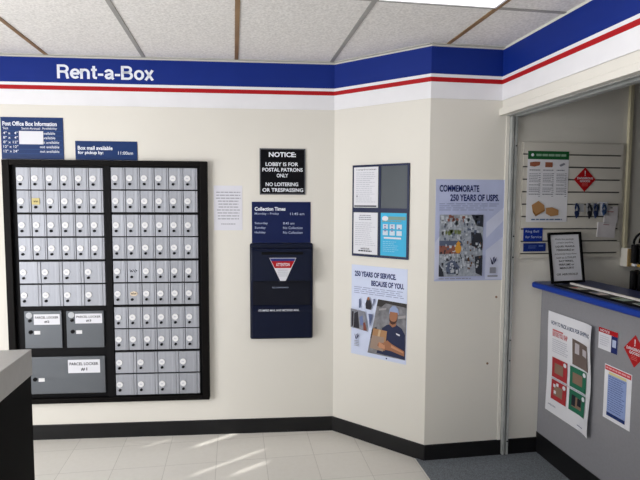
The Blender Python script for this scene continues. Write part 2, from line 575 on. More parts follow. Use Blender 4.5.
# guide rail for the shutter on the service wall
gr = onwall(empty('shutter_guide_rail', label='grey metal shutter guide rail running down the wall beside the counter opening', cat='rail'), 'C', .528, 0)
MB().prism([(-.020, 0), (-.020, -.03), (-.006, -.03), (-.006, -.012), (.004, -.012), (.004, -.03), (.018, -.03), (.018, 0)], 'z', .012, 2.127).build('channel', M_STEEL, gr)
mb = MB()
for z in (.10, .62, .75, 1.27, 1.4, 1.95):
    mb.cyl((.011, -.031, z), 'y', .005, .003, 10)
mb.build('screws', M_BLACK, gr)
for (u, z) in ((.452, 1.02), (.405, .60)):
    ps = onwall(MB().cyl((0, -.002, 0), 'y', .007, .004, 10).build('wall_screw', mat('screw_brown', '#8a6f56', .6)), 'C', u, z)
    tag(ps, 'upper small brown screw head in the wall below the lavender poster' if z > .8 else 'lower small brown screw head in the wall near the guide rail', 'screw')
st = MB().box(-.02, -.006, .101, .0, 0, 2.13).build('trim_%d' % n, M_WALL); n += 1
onwall(struct(st), 'C', .505)

# ------------------------------------------------------------------ mailbox cabinet
cab = onwall(empty('mailbox_cabinet', label='black framed wall of silver post office boxes with three parcel lockers', cat='mailboxes'), 'A', -1.505, .245)
U0, Z0 = -1.505, .245
fr = MB()
def fb(u0, z0, u1, z1, d0, d1, bev=0.0):
    fr.box(u0 - U0, -d1, z0 - Z0, u1 - U0, -d0, z1 - Z0, bev)
FU0, FU1, FZ0, FZ1 = -2.143, -.849, .258, 1.869
bw = .045
fb(FU0, FZ0, FU0 + bw, FZ1, .0, .04, .003); fb(FU1 - bw, FZ0, FU1, FZ1, .0, .04, .003)
fb(FU0 + bw, FZ1 - bw + .01, FU1 - bw, FZ1, 0, .04, .003); fb(FU0 + bw, FZ0, FU1 - bw, FZ0 + .034, 0, .04, .003)
fr.build('frame', M_FRAME, cab)
fr = MB()
fb(FU0 + bw, FZ0 + .034, FU1 - bw, FZ1 - bw + .01, 0.0, .012)
fb(-1.516, FZ0 + .034, -1.475, FZ1 - bw + .01, .012, .028)
fr.build('back_panel', M_BLACK, cab)

def door_mesh(w, h, name):
    # cross-section: flat leaf, a shallow rib and a stepped hinge edge, extruded up the door
    pr = [(0, 0), (0, -.010), (.003, -.012), (w * .66, -.012), (w * .70, -.0128), (w * .84, -.0128), (w * .87, -.010), (w * .90, -.010), (w * .92, -.0125), (w - .003, -.0125), (w, -.010), (w, 0)]
    return MB().prism(pr, 'z', 0, h).mesh(name, M_ALU)
disc_me = MB().cyl((0, -.002, 0), 'y', .0200, .004, 24).mesh('number_disc', M_DISC)
mark_me = MB().box(-.009, -.0048, -.0045, .009, -.004, .0045)
disc_bm = MB(); disc_bm.cyl((0, -.002, 0), 'y', .0200, .004, 24)
lock_me = MB().cyl((0, -.004, 0), 'y', .0085, .008, 14).cyl((0, -.0085, 0), 'y', .005, .003, 12).mesh('lock', M_BLACK)
M_CREAM = mat('cream_sticker', '#d9c9b4', 0.6)
M_YELLOW = mat('yellow_sticker', '#c9bb84', 0.6)
dnum = {}
for nm, m in (('white', M_DISC), ('cream', M_CREAM), ('yellow', M_YELLOW)):
    dnum[nm] = MB().cyl((0, -.002, 0), 'y', .0200, .004, 24).mesh('number_disc', m)
glyph_me = MB().box(-.008, -.0046, -.004, -.002, -.0041, .004).box(.000, -.0046, -.004, .006, -.0041, .004).mesh('number', M_LTINK)
scrawl = MB()
for i in range(5):
    x = -.02 + i * .009
    scrawl.tube([(x, -.0008, .012 - (i % 2) * .006), (x + .006, -.0008, -.008 + (i % 3) * .006), (x + .010, -.0008, .006 - (i % 2) * .012)], .0016, 5)
scrawl_me = scrawl.mesh('handwriting', M_INK)
def box_door(u, z, w, h, me, style='white'):
    d = bpy.data.objects.new('box_door', me); COL.objects.link(d); d.parent = cab
    d.location = (u - U0, -.012, 1.6108 + (z - 1.6108) * .9935 - Z0)
    cx, cz = .0255, h - .068
    if style == 'yellow':
        nd = MB().box(-.022, -.004, -.022, .026, 0, .020).build('yellow_sticker', M_YELLOW)
        sc_ = bpy.data.objects.new('handwriting', scrawl_me); COL.objects.link(sc_); sc_.parent = d
        sc_.location = (cx + .002, -.0168, cz - .002); sc_.scale = (.6, 1, .5)
        COL.objects.unlink(nd); nd.location = (cx, -.0122, cz)
    elif style == 'none':
        nd = bpy.data.objects.new('handwriting', scrawl_me); cx = .035
        nd.location = (cx, -.0125, cz)
    else:
        nd = bpy.data.objects.new('number_disc', dnum[style]); nd.location = (cx + (.012 if style == 'cream' else 0), -.0122, cz)
        if style == 'cream': nd.scale = (1.25, 1, .8)
    COL.objects.link(nd); nd.parent = d
    if style == 'cream':
        sc_ = bpy.data.objects.new('handwriting', scrawl_me); COL.objects.link(sc_); sc_.parent = d
        sc_.location = (cx + .010, -.0168, cz); sc_.scale = (.7, 1, .6)
    if style == 'white':
        g = bpy.data.objects.new('number', glyph_me); COL.objects.link(g); g.parent = d
        g.location = (cx, -.0122, cz)
    lk = bpy.data.objects.new('lock', lock_me); COL.objects.link(lk); lk.parent = d
    lk.location = (.026, -.012, h - .1065)
DH = .1405
RL = [(1.819, 1.678), (1.670, 1.530), (1.514, 1.373), (1.361, 1.219), (1.203, 1.063), (1.050, .909)]
RR = [(1.824, 1.683), (1.673, 1.534), (1.514, 1.374), (1.364, 1.223), (1.206, 1.064), (1.054, .911), (.894, .754), (.744, .599), (.585, .443), (.433, .291)]
nar_l = door_mesh(.0885, DH, 'box_door'); nar_r = door_mesh(.0905, DH, 'box_door')
wid_l = door_mesh(.1345, DH, 'box_door'); wid_r = door_mesh(.1375, DH, 'box_door')
for r, (zt, zb) in enumerate(RL):
    if r < 4:
        for c in range(6):
            box_door(-2.064 + c * .0910, zt - DH, .0885, DH, nar_l, 'yellow' if (r, c) == (1, 1) else 'white')
    else:
        for c in range(4):
            box_door(-2.065 + c * .1365, zt - DH, .1345, DH, wid_l)
for r, (zt, zb) in enumerate(RR):
    if r < 8:
        for c in range(6):
            box_door(-1.470 + c * .0931, zt - DH, .0905, DH, nar_r, {(4, 1): 'none', (5, 1): 'cream'}.get((r, c), 'white'))
    else:
        for c in range(4):
            box_door(-1.470 + c * .1398, zt - DH, .1375, DH, wid_r)

def locker(u0, z0, u1, z1, num, lab, tagpos, keys):
    d = MB().box(0, -.012, 0, u1 - u0, 0, z1 - z0, .003).build('parcel_door', M_LOCKER, cab)
    d.location = (u0 - U0, -.012, z0 - Z0)
    w, h = u1 - u0, z1 - z0
    sh = Sheet('label_plate', (lab[2] - lab[0]), (lab[1] - lab[3]), M_PAPER, None, None, thick=.001)
    sh.text('label_text', M_INK, 'PARCEL LOCKER', .05, .20, .95, .42, .02)
    sh.text('label_text', M_INK, num, .40, .60, .6, .84, .02)
    bmx, mm, ll = sh.parts['label_text']
    o = sh.o
    o.parent = d; o.location = ((lab[0] + lab[2]) / 2 - u0, -.012, lab[3] - z0)
    me = bpy.data.meshes.new('label_text')
    off = Vector(o.location)
    bmx.to_mesh(me); bmx.free(); me.materials.append(mm)
    t = bpy.data.objects.new('label_text', me); COL.objects.link(t); t.parent = d; t.location = off
    mb = MB().cyl((tagpos[0] - u0, -.014, tagpos[1] - z0), 'y', .013, .006, 16).cyl((tagpos[0] - u0 + .002, -.018, tagpos[1] - z0), 'y', .007, .006, 12)
    mb.build('lock', M_BLACK, d)
    MB().box(tagpos[0] - u0 + .022, -.0135, tagpos[1] - z0 - .016, tagpos[0] - u0 + .06, -.012, tagpos[1] - z0 + .008).build('key_tag', M_DISC, d)
    if keys:
        k = MB().cyl((keys[0] - u0, -.014, keys[1] - z0), 'y', .0200, .004, 24).build('number_disc', mat('worn_disc', '#b9bcc2', .4), d)
        MB().cyl((keys[0] - u0 + .004, -.016, keys[1] - z0 - .036), 'y', .010, .008, 14).build('keyhole', M_BLACK, d)
locker(-2.046, .632, -1.808, .881, '#2', (-1.985, .860, -1.820, .790), (-2.007, .741), (-2.014, .853))
locker(-1.780, .631, -1.538, .878, '#3', (-1.722, .860, -1.549, .795), (-1.740, .741), (-1.746, .853))
locker(-2.046, .321, -1.538, .572, '#1', (-1.777, .550, -1.571, .460), (-1.99, .422), None)

# ------------------------------------------------------------------ signs on the mailbox wall
s = Sheet('information_sign', .386, .268, M_NAVY, 'blue Post Office Box Information sign standing on the mailbox frame', 'sign', thick=.004)
s.text('lettering', M_LETTER, 'Post Office Box Information', .03, .10, .90, .205, .025)
s.text('lettering', M_LETTER, 'Size', .035, .235, .12, .29, .0)
s.text('lettering', M_LETTER, 'Semi-Annual', .33, .235, .63, .29, .0)
s.text('lettering', M_LETTER, 'Availability', .66, .235, .90, .30, .0)
for i, (a, b) in enumerate((('4" x   4"', 'available'), ('8" x   4"', 'available'), ('8" x 12"', 'not available'), ('12" x 12"', 'not available'), ('12" x 24"', 'not available'))):
    v = .345 + i * .108
    s.text('lettering', M_LETTER, a, .035, v, .27, v + .062, .004)
    s.text('lettering', M_LETTER, b, .66 if i < 2 else .62, v, .87 if i < 2 else .93, v + .062, .004)
M_NAVY2 = mat('sign_mid_blue', '#2a5296', 0.4)
for i in range(6):
    s.rect('row_rule', M_NAVY2, .02, .325 + i * .108, .98, .331 + i * .108, True)
at(s, 'A', -2.155, -1.769, 1.873)
s = Sheet('paper_patch', .150, .084, M_PAPER, 'blank white paper taped over the middle of the box information sign', 'paper')
at(s, 'A', -2.042, -1.892, 1.969, .0075)
s = Sheet('pickup_sign', .393, .122, M_NAVY, 'small blue sign above the mailboxes giving the mail pickup time', 'sign', thick=.004)
s.text('lettering', M_LETTER, 'Box mail available', .04, .26, .60, .47, .025)
s.text('lettering', M_LETTER, 'for pickup by:', .04, .52, .45, .74, .025)
s.text('lettering', M_LETTER, '11:00am', .69, .53, .93, .70, .004)
at(s, 'A', -1.696, -1.303, 1.873)
s = Sheet('paper_notice', .189, .300, mat('notice_paper', '#dcdce6', .6, var=.02), 'white typed paper notice taped to the wall right of the mailboxes', 'paper')
s.text('heading', M_GREYINK, 'ATTENTION BOX HOLDERS', .15, .135, .85, .165)
bm_, m_, l_ = s.parts.pop('heading'); bm_.free()
s.lines('body_text', M_GREYINK, .06, .14, .96, .80, 10, 3, .28, .25, True, True)
s.lines('body_text', M_GREYINK, .25, .85, .75, .90, 1, 4, .35, .0, True, True)
at(s, 'A', -.810, -.621, 1.412)
M_BSIGN = mat('sign_black', '#0d0d13', .45, spec=.08)
s = Sheet('notice_sign', .308, .309, M_BSIGN, 'black NOTICE sign with white capitals above the mail drop', 'sign', thick=.005)
M_EDGE = mat('sign_edge_grey', '#55565c', .4)
for r in ((0, 0, 1, .025), (0, .975, 1, 1), (0, .025, .025, .975), (.975, .025, 1, .975)):
    s.rect('border', M_EDGE, *r)
for t, u0, v0, u1, v1, b in (('NOTICE:', .20, .08, .79, .185, .03), ('LOBBY IS FOR', .13, .30, .84, .38, .02), ('POSTAL PATRONS', .06, .42, .94, .50, .02), ('ONLY', .37, .545, .62, .625, .02), ('NO LOITERING', .13, .735, .84, .815, .02), ('OR TRESPASSING', .06, .86, .95, .94, .02)):
    s.text('lettering', M_LETTER, t, u0, v0, u1, v1, b)
at(s, 'A', -.504, -.196, 1.653)
M_NAVYD = mat('sign_deep_navy', '#09194a', 0.45, var=0.04)
s = Sheet('collection_sign', .398, .279, M_NAVYD, 'blue Collection Times sign directly on top of the mail drop', 'sign', thick=.004)
s.text('lettering', M_LETTER, 'Collection Times', .05, .125, .57, .215, .03)
M_PALEB = mat('pale_blue_lettering', '#b9c4e0', .5)
for a, b, v, v2 in (('Monday - Friday', '11:45 am', .26, .65), ('Saturday', '8:45 am', .49, .53), ('Sunday', 'No Collection', .60, .53), ('Holiday', 'No Collection', .715, .53)):
    w1_ = {'Monday - Friday': .41, 'Saturday': .22, 'Sunday': .185, 'Holiday': .18}[a]
    s.text('times', M_PALEB, a, .05, v, .05 + w1_, v + .065, .004)
    s.text('times', M_PALEB, b, v2, v, v2 + {'11:45 am': .24, '8:45 am': .19}.get(b, .33), v + .06, .004)
at(s, 'A', -.558, -.160, 1.3255)

# mail drop
M_DROP = mat('drop_navy', '#050f2a', .35, var=.06)
M_DROPD = mat('drop_recess_navy', '#080c1c', .45, var=.06)
md = onwall(empty('mail_drop', label='dark navy mail drop box with a chute door set on the wall', cat='mailbox'), 'A', -.358, .666)
hw, hh = .214, .659
MB().box(-hw, -.018, 0, hw, 0, hh, .012, 3).build('body', M_DROP, md)
chute = MB().prism([(-.018, .405), (-.060, .41), (-.060, .61), (-.052, .625), (-.018, .625)], 'x', -hw + .012, hw - .012, .004).build('chute_door', M_DROP, md)
MB().box(-.135, -.064, .585, .145, -.050, .603, .004).build('handle_slot_shade', M_BLACK, chute)  # shadow of the slot put in as a black bar
MB().prism([(-.018, .235), (-.022, .235), (-.022, .40), (-.018, .40)], 'x', -hw + .02, hw - .02).build('recess', M_DROPD, md)
MB().prism([(-.018, .015), (-.05, .015), (-.052, .195), (-.018, .235)], 'x', -hw + .012, hw - .012, .004).build('lower_panel', M_DROP, md)
s = Sheet('sticker', .18, .155, M_PAPER, None, None, thick=.0006, outline=[(0, 0), (1, 0), (.61, 1), (.40, 1)])
def adopt(s, parent, loc, rot=None):
    o = s.done()
    o.parent = parent
    o.location = loc
    if rot: o.rotation_euler = rot
    kids = list(o.children)
    return o
# sticker: body and its prints as sub-parts of the chute door
s.poly('sticker_navy_band', mat('sticker_navy', '#2a3478', .5), [(.02, .02), (.98, .02), (.93, .14), (.07, .14)])
s.poly('sticker_red_band', M_RED, [(.07, .14), (.93, .14), (.80, .44), (.20, .44)])
s.text('sticker_lettering', M_LETTER, 'ATTENTION', .25, .22, .75, .36, .01)
s.lines('sticker_print', M_LTINK, .30, .52, .70, .85, 4, 5, .4, .2, True, True)
o = s.done()
o.parent = chute; o.location = (.008, -.0600, .408)
for k in list(o.children):
    k.parent = chute; k.location = o.location
sl = Sheet('tmp', .3, .02, M_DROP, 'x', 'x')
sl.text('lettering', M_PALEB, 'PULL HANDLE', .0, .3, .36, .62)
sl.text('lettering', M_LETTER, 'STAMPED', -.30, 1.9, .1, 2.6, .012)
bm_, m_, l_ = sl.parts['lettering']; bm_.free(); bpy.data.objects.remove(sl.o)
def loose_text(parent, name, s, m, x0, x1, z0, z1, y, bold=0.0):
    q = Sheet('tmp', x1 - x0, z1 - z0, m, 'x', 'x')
    q.text(name, m, s, 0, 0, 1, 1, bold)
    bm_, m_, l_ = q.parts[name]
    me = bpy.data.meshes.new(name); bm_.to_mesh(me); bm_.free(); me.materials.append(m)
    o = bpy.data.objects.new(name, me); COL.objects.link(o); o.parent = parent
    o.location = ((x0 + x1) / 2, y + .0022, z0)
    bpy.data.objects.remove(q.o)
    return o
loose_text(md, 'slot_lettering', 'PULL DOWN HANDLE', M_PALEB, -.064, .046, .352, .361, -.0225)
loose_text(md, 'ledge_lettering', 'STAMPED MAIL AND METERED MAIL', M_LETTER, -.155, .118, .199, .212, -.0535, .01)

# ------------------------------------------------------------------ angled wall
M_NFR = mat('frame_navy', '#131f44', .4)
pf = onwall(empty('brochure_frame', label='navy wall frame holding three sheets with one empty dark pocket', cat='frame'), 'B', .3685, 1.249)
PW, PH = .420, .597
MB().box(-PW / 2 + .005, -.006, .005, PW / 2 - .005, 0, PH - .005).build('backing', mat('pocket_grey', '#4a5158', .35), pf)
f = MB()
e = .013
for a in ((-PW / 2, 0, PW / 2, e), (-PW / 2, PH - e, PW / 2, PH), (-PW / 2, e, -PW / 2 + e * .6, PH - e), (PW / 2 - e, e, PW / 2, PH - e), (-.007, e, .007, PH - e), (-PW / 2 + e * .6, .292, -.007, .318), (.007, .292, PW / 2 - e, .318)):
    f.box(a[0], -.010, a[1], a[2], 0, a[3])
f.build('frame', M_NFR, pf)
s = Sheet('letter_sheet', .186, .262, M_PAPER, 'white letter with grey print in the upper left pocket of the navy frame', 'paper')
s.text('heading', M_INK, 'A message for our customers', .10, .045, .92, .085, .01)
s.lines('body_text', M_LTINK, .10, .13, .92, .90, 16, 8, .35, .4)
s.rect('footer', mat('footer_grey', '#51545c', .5), .03, .945, .95, .985)
s.rect('bullet', M_GREYINK, .12, .70, .17, .74)
at(s, 'B', .169, .355, 1.249 + .321, .007)
s = Sheet('notice_sheet', .186, .272, M_PAPER, 'white notice with a bold bottom line in the lower left pocket of the navy frame', 'paper')
s.lines('heading', M_GREYINK, .22, .06, .75, .20, 3, 9, .45, .3, True, True)
s.lines('body_text', M_LTINK, .08, .24, .92, .82, 12, 10, .35, .3)
s.text('footer', M_INK, 'UNITED STATES', .32, .85, .68, .89, .02)
s.lines('footer', M_INK, .22, .91, .80, .95, 1, 11, .7, .1)
at(s, 'B', .169, .355, 1.249 + .0165, .007)
M_CYAN = mat('cyan_paper', '#3fb0dc', .5)
s = Sheet('flyer', .186, .272, M_CYAN, 'bright cyan flyer in the lower right pocket of the navy frame', 'paper')
s.ell('tent', M_PAPER, .18, .13, .12, .06)
s.rect('banner_print', mat('flyer_grey_green', '#7f9a8f', .6), .30, .08, .97, .16)
s.lines('banner_print', mat('flyer_grey_green', '#7f9a8f', .6), .06, .18, .85, .22, 1, 3, .6)
for i in range(3):
    for j in range(2):
        s.rect('picture_tile', mat('flyer_tile', '#c9d9e6', .6), .10 + i * .27, .26 + j * .15, .30 + i * .27, .37 + j * .15)
s.rect('white_bar', M_PAPER, .15, .56, .82, .60)
for i in range(8):
    s.rect('tile_spot', mat('flyer_spot', '#8e7fb0', .6), .13 + (i % 3) * .27 + .03, .28 + (i // 3) * .06, .13 + (i % 3) * .27 + .1, .31 + (i // 3) * .06)
s.lines('body_text', mat('flyer_text', '#8fd0ea', .6), .12, .66, .75, .93, 6, 12, .3, .4)
at(s, 'B', .378, .564, 1.249 + .0165, .007)

# service poster
M_LAV = mat('poster_lavender', '#ccd5ee', .45, var=.04, scale=5)
M_PNAVY = mat('poster_navy', '#1f2c66', .5)
s = Sheet('service_poster', .420, .606, M_LAV, 'pale blue 250 years of service poster with a smiling man holding a parcel', 'poster')
s.text('heading', M_PNAVY, '250 YEARS OF SERVICE.', .06, .065, .81, .125, .045)
s.text('heading', M_PNAVY, 'BECAUSE OF YOU.', .37, .155, .945, .215, .045)
s.lines('body_text', mat('poster_blue_grey', '#8f98ba', .5), .05, .24, .95, .325, 4, 21, .35, .15)
def quadp(name, m, q): s.poly(name, m, q)
PQ = [(.50, .35), (1.0, .36), (.985, .955), (.315, .955)]
def pq(a, b):
    A, B, C, D = [Vector(p) for p in PQ]
    return tuple(A.lerp(D, b).lerp(B.lerp(C, b), a))
def pin(name, m, pts): s.poly(name, m, [pq(*p) for p in pts])
M_WH = mat('photo_warehouse', '#7a7a80', .5, var=.35, scale=22)
pin('photo_background', M_WH, [(0, 0), (1, 0), (1, 1), (0, 1)])
pin('photo_rafters', mat('photo_dark', '#33302f', .5), [(0, 0), (1, 0), (1, .07), (.30, .05), (.16, .13), (.0, .12)])
pin('photo_rafters', mat('photo_dark', '#33302f', .5), [(.0, .55), (.12, .5), (.2, .62), (.1, .75), (.0, .72)])
pin('photo_lamps', mat('photo_pale', '#9a979a', .5), [(.10, .16), (.34, .13), (.34, .16), (.10, .20)])
pin('photo_lamps', mat('photo_pale', '#9a979a', .5), [(.75, .24), (.98, .20), (.98, .25), (.75, .29)])
M_SHIRT = mat('photo_shirt_navy', '#252b4a', .5)
M_SKIN = mat('photo_skin', '#9a6a50', .5)
pin('photo_shirt', M_SHIRT, [(.30, .50), (.42, .43), (.55, .40), (.72, .40), (.88, .45), (.98, .55), (1.0, .99), (.25, .97), (.30, .75)])
pin('photo_neck', M_SKIN, [(.50, .34), (.70, .34), (.70, .42), (.60, .455), (.50, .41)])
M_SKINL = mat('photo_skin_light', '#c08a6a', .5)
M_BEARD = mat('photo_beard', '#4a2f26', .5)
pin('photo_beard', M_BEARD, [(.475, .27), (.52, .30), (.60, .315), (.68, .30), (.725, .26), (.72, .33), (.67, .385), (.60, .405), (.53, .39), (.485, .34)])
pin('photo_face', M_SKIN, [(.475, .18), (.73, .18), (.73, .27), (.70, .325), (.655, .345), (.60, .35), (.545, .345), (.50, .32), (.475, .27)])
pin('photo_cheek', M_SKINL, [(.50, .225), (.60, .215), (.61, .275), (.60, .30), (.52, .295)])
pin('photo_cheek', M_SKINL, [(.625, .225), (.70, .225), (.695, .29), (.64, .295)])
pin('photo_eye', M_BEARD, [(.52, .225), (.575, .222), (.575, .236), (.52, .238)])
pin('photo_eye', M_BEARD, [(.63, .225), (.69, .227), (.69, .24), (.63, .238)])
pin('photo_moustache', M_BEARD, [(.535, .302), (.60, .293), (.665, .302), (.66, .312), (.54, .312)])
pin('photo_smile', M_PAPER, [(.545, .312), (.655, .312), (.63, .334), (.57, .334)])
M_CAP = mat('photo_cap', '#8d9cc0', .5)
pin('photo_cap', M_CAP, [(.45, .215), (.46, .13), (.53, .075), (.64, .07), (.74, .12), (.77, .21), (.72, .205), (.62, .185), (.52, .195), (.47, .225)])
pin('photo_parcel', mat('photo_carton', '#a9805c', .5), [(.04, .53), (.46, .54), (.46, .90), (.06, .90)])
pin('photo_parcel_face', mat('photo_carton_grey', '#9a8578', .5), [(.04, .66), (.40, .66), (.42, .92), (.05, .90)])
pin('photo_arm', M_SKIN, [(.50, .70), (.62, .75), (.98, .84), (.98, .93), (.62, .88), (.40, .88), (.24, .83), (.26, .78), (.40, .76)])
pin('photo_forearm_light', M_SKINL, [(.62, .77), (.95, .85), (.95, .88), (.62, .82)])
for k in range(4):
    pin('photo_finger', M_SKINL, [(.27 + k * .045, .765 + k * .012), (.31 + k * .045, .755 + k * .012), (.33 + k * .045, .86), (.29 + k * .045, .87)])
pin('photo_parcel_tape', mat('photo_tape', '#c8ab88', .5), [(.22, .535), (.28, .537), (.27, .66), (.21, .66)])
pin('photo_badge', M_PAPER, [(.73, .54), (.85, .56), (.83, .585), (.74, .565)])
s.poly('side_photo', mat('photo_group_bg', '#83858f', .5, var=.2, scale=40), [(0, .49), (.275, .505), (.33, .72), (0, .70)])
M_DKF = mat('photo_dark_figures', '#2b2a33', .5)
s.poly('side_figures', M_DKF, [(.07, .54), (.14, .51), (.17, .70), (.06, .70)])
s.poly('side_figures', M_DKF, [(.02, .52), (.06, .52), (.05, .68), (.02, .69)])
s.poly('side_figures', mat('photo_blue_shirt', '#6a78a4', .5), [(.17, .57), (.23, .55), (.25, .66), (.19, .66)])
s.poly('side_figures_red', mat('photo_red_brown', '#7a4238', .5), [(.24, .63), (.28, .62), (.31, .71), (.25, .715)])
s.poly('standing_figure', M_DKF, [(.31, .36), (.36, .36), (.40, .43), (.38, .475), (.29, .47), (.28, .42)])
s.ell('standing_head', M_SKIN, .335, .355, .022, .018)
s.poly('slim_photos', mat('photo_slate', '#5a6486', .5), [(.16, .38), (.19, .36), (.19, .47), (.16, .47)])
s.poly('slim_photos', mat('photo_slate', '#5a6486', .5), [(.43, .35), (.46, .35), (.43, .43), (.42, .42)])
s.poly('slim_photos', mat('photo_slate', '#5a6486', .5), [(.34, .52), (.42, .52), (.37, .68)])
M_EMB = mat('emblem_ink', '#2a2a55', .5)
def emblem(s, cu, cv, k, m=M_EMB):
    for pts in ([(-.5, -.5), (-.1, .05), (.1, .5), (-.15, .35)], [(.0, -.35), (.25, -.55), (.2, .0), (.1, .45)], [(.25, -.1), (.55, -.45), (.45, .05), (.15, .5)], [(-.3, .1), (-.05, .3), (.05, .62), (-.2, .5)]):
        s.poly('emblem', m, [(cu + a * k, cv + b * k * s.w / s.h) for a, b in pts], True)
emblem(s, .12, .79, .085)
s.lines('emblem_print', M_GREYINK, .08, .84, .17, .91, 4, 2, .35, .1, False)
s.rect('bottom_mark', M_PNAVY, .665, .963, .69, .978)
at(s, 'B', .153, .573, .583, .0)

# ------------------------------------------------------------------ service wall
M_LAV2 = mat('poster_lavender_deep', '#b7bfe0', .45, var=.08, scale=4)
s = Sheet('commemorative_poster', .445, .618, M_LAV2, 'lavender Commemorate 250 Years poster beside the counter opening', 'poster')
M_LAVL = mat('poster_lavender_pale', '#cdd2ea', .45)
s.poly('pale_sweep', M_LAVL, [(.0, .62), (.12, .5), (.12, .95), (.0, .99)])
s.poly('pale_sweep', M_LAVL, [(.74, .42), (1, .27), (1, .40), (.74, .58)])
s.poly('pale_sweep', M_LAVL, [(.74, .70), (1, .56), (1, .99), (.74, .99)])
s.text('heading', M_PNAVY, 'COMMEMORATE', .05, .055, .62, .122, .028)
s.text('heading', M_PNAVY, '250 YEARS OF USPS.', .205, .145, .915, .212, .03)
s.lines('body_text', mat('poster_blue_grey', '#8f98ba', .5), .05, .235, .92, .315, 4, 31, .35, .25)
s.rect('stamp_sheet_print', mat('print_street_grey', '#99a0ac', .5, var=.25, scale=60), .06, .345, .69, .955)
def inn(a, b): return (.06 + a * .63, .345 + b * .61)
rr = random.Random(12)
cm = [mat('print_slate', '#58627a', .5), mat('print_brown', '#6a5040', .5), mat('print_dark', '#33363f', .5), mat('print_pale', '#c2c8d2', .5), mat('print_brick', '#8a5a50', .5), mat('print_moss', '#6f7a50', .5)]
def blobs(name, m, x0, y0, x1, y1, k, sz):
    for i in range(k):
        a, b = rr.uniform(x0, x1 - sz), rr.uniform(y0, y1 - sz)
        w_, h_ = rr.uniform(.3, 1) * sz, rr.uniform(.3, 1) * sz
        s.poly(name, m, [inn(a, b), inn(a + w_, b + rr.uniform(-.01, .01)), inn(a + w_ * .9, b + h_), inn(a + w_ * .1, b + h_)], True)
s.poly('print_storefront', cm[0], [inn(0, .42), inn(.5, .42), inn(.55, .50), inn(0, .50)])
s.poly('print_storefront', cm[0], [inn(.15, .80), inn(.33, .72), inn(.48, .85), inn(.45, .96), inn(.18, .96)])
s.poly('print_roof', cm[2], [inn(.72, 0), inn(1, 0), inn(1, .20), inn(.85, .18)])
s.poly('print_roof', cm[2], [inn(.72, .28), inn(.95, .30), inn(1, .42), inn(.98, .58), inn(.74, .5)])
s.poly('print_roof', cm[2], [inn(.82, .68), inn(1, .66), inn(1, 1), inn(.85, .95)])
s.poly('print_roof', cm[2], [inn(0, .80), inn(.1, .9), inn(.12, 1), inn(0, 1)])
s.poly('print_front', cm[4], [inn(0, .50), inn(.5, .50), inn(.48, .63), inn(0, .63)])
s.poly('print_front', cm[4], [inn(.8, .42), inn(1, .42), inn(1, .54), inn(.8, .54)])
blobs('print_pale_windows', cm[3], .02, .0, .98, .42, 40, .09)
blobs('print_dark_figures', cm[2], 0, .50, .7, 1, 34, .05)
blobs('print_brick_figures', cm[4], .05, .0, .6, .14, 12, .06)
blobs('print_moss_trees', cm[5], .1, .24, .55, .34, 10, .07)
blobs('print_pale_people', cm[3], .02, .44, .98, .98, 60, .06)
blobs('print_dark_windows', cm[0], .1, .05, .98, .6, 34, .05)
blobs('print_brown_windows', cm[1], .6, .28, 1, .98, 16, .05)
s.ell('print_orange_figure', mat('print_orange', '#cf9640', .5), *inn(.43, .55), .045, .045)
s.poly('print_orange_figure', mat('print_orange', '#cf9640', .5), [inn(.38, .47), inn(.43, .42), inn(.49, .47), inn(.43, .5)])
emblem(s, .845, .80, .10)
s.rect('emblem_print', M_GREYINK, .80, .87, .89, .93)
s.rect('emblem_print', M_GREYINK, .77, .95, .92, .965)
s.lines('caption', M_GREYINK, .06, .972, .55, .985, 1, 3, .6, .2)
at(s, 'C', .043, .488, 1.127)

# slatwall
M_SLAT = mat('slatwall_paint', '#d2cec6', .5, var=.02, scale=2)
sw = onwall(empty('slatwall_panel', label='off-white slatwall panel with dark horizontal grooves behind the counter', cat='panel'), 'C', .939, 1.262)
prof = [(0, 0), (0, .714)]
zg = [.028 + k * .0767 for k in range(9)]
pts = [(0, 0)]
front = [(-.018, 0)]
for z in zg:
    front += [(-.018, z - .0045), (-.006, z - .0045), (-.006, z + .0045), (-.018, z + .0045)]
front += [(-.018, .714)]
MB().prism([(0, 0)] + front + [(0, .714)], 'x', -.342, .340).build('board', M_SLAT, sw)
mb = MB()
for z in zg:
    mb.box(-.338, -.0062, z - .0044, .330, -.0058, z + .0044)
mb.build('groove_shade_strips', mat('groove_shadow_grey', '#5c5a57', .6), sw)  # shade inside the grooves put in as dark grey strips

s = Sheet('packaging_chart', .276, .436, mat('chart_paper', '#dfdfe6', .55, var=.02), 'white chart with a green header and carton pictures on the slatwall', 'poster')
M_GREEN = mat('chart_green', '#1f5a32', .5)
s.rect('header', M_GREEN, 0, 0, 1, .115)
s.ell('header_mark', M_LETTER, .11, .055, .035, .022)
s.lines('header_lettering', mat('header_grey', '#8fae98', .5), .2, .04, .95, .075, 1, 5, .9, .05)
M_CARTON = mat('carton_brown', '#b0855a', .55)
M_CARTD = mat('carton_dark', '#8a6238', .55)
s.poly('small_cartons', mat('carton_red_brown', '#9a5e48', .55), [(.05, .16), (.17, .15), (.30, .15), (.29, .20), (.16, .22), (.05, .21)])
s.poly('small_cartons', mat('carton_red_brown', '#9a5e48', .55), [(.42, .155), (.60, .155), (.60, .225), (.42, .225)])
s.poly('small_roll', M_GREYINK, [(.76, .19), (.88, .16), (.91, .185), (.79, .215)])
for c in range(3):
    for a, b, k in ((.26, .30, 1), (.315, .45, 6), (.47, .50, 1), (.515, .59, 3), (.60, .635, 1)):
        s.lines('table_print', M_GREYINK if b - a < .05 else M_LTINK, .04 + c * .33, a, .31 + c * .33, b, k, c * 7 + k, .35, .3)
    s.lines('price_print', M_GREYINK, .27 + c * .32, .31, .32 + c * .32, .66, 12, c, .3, .2, False)
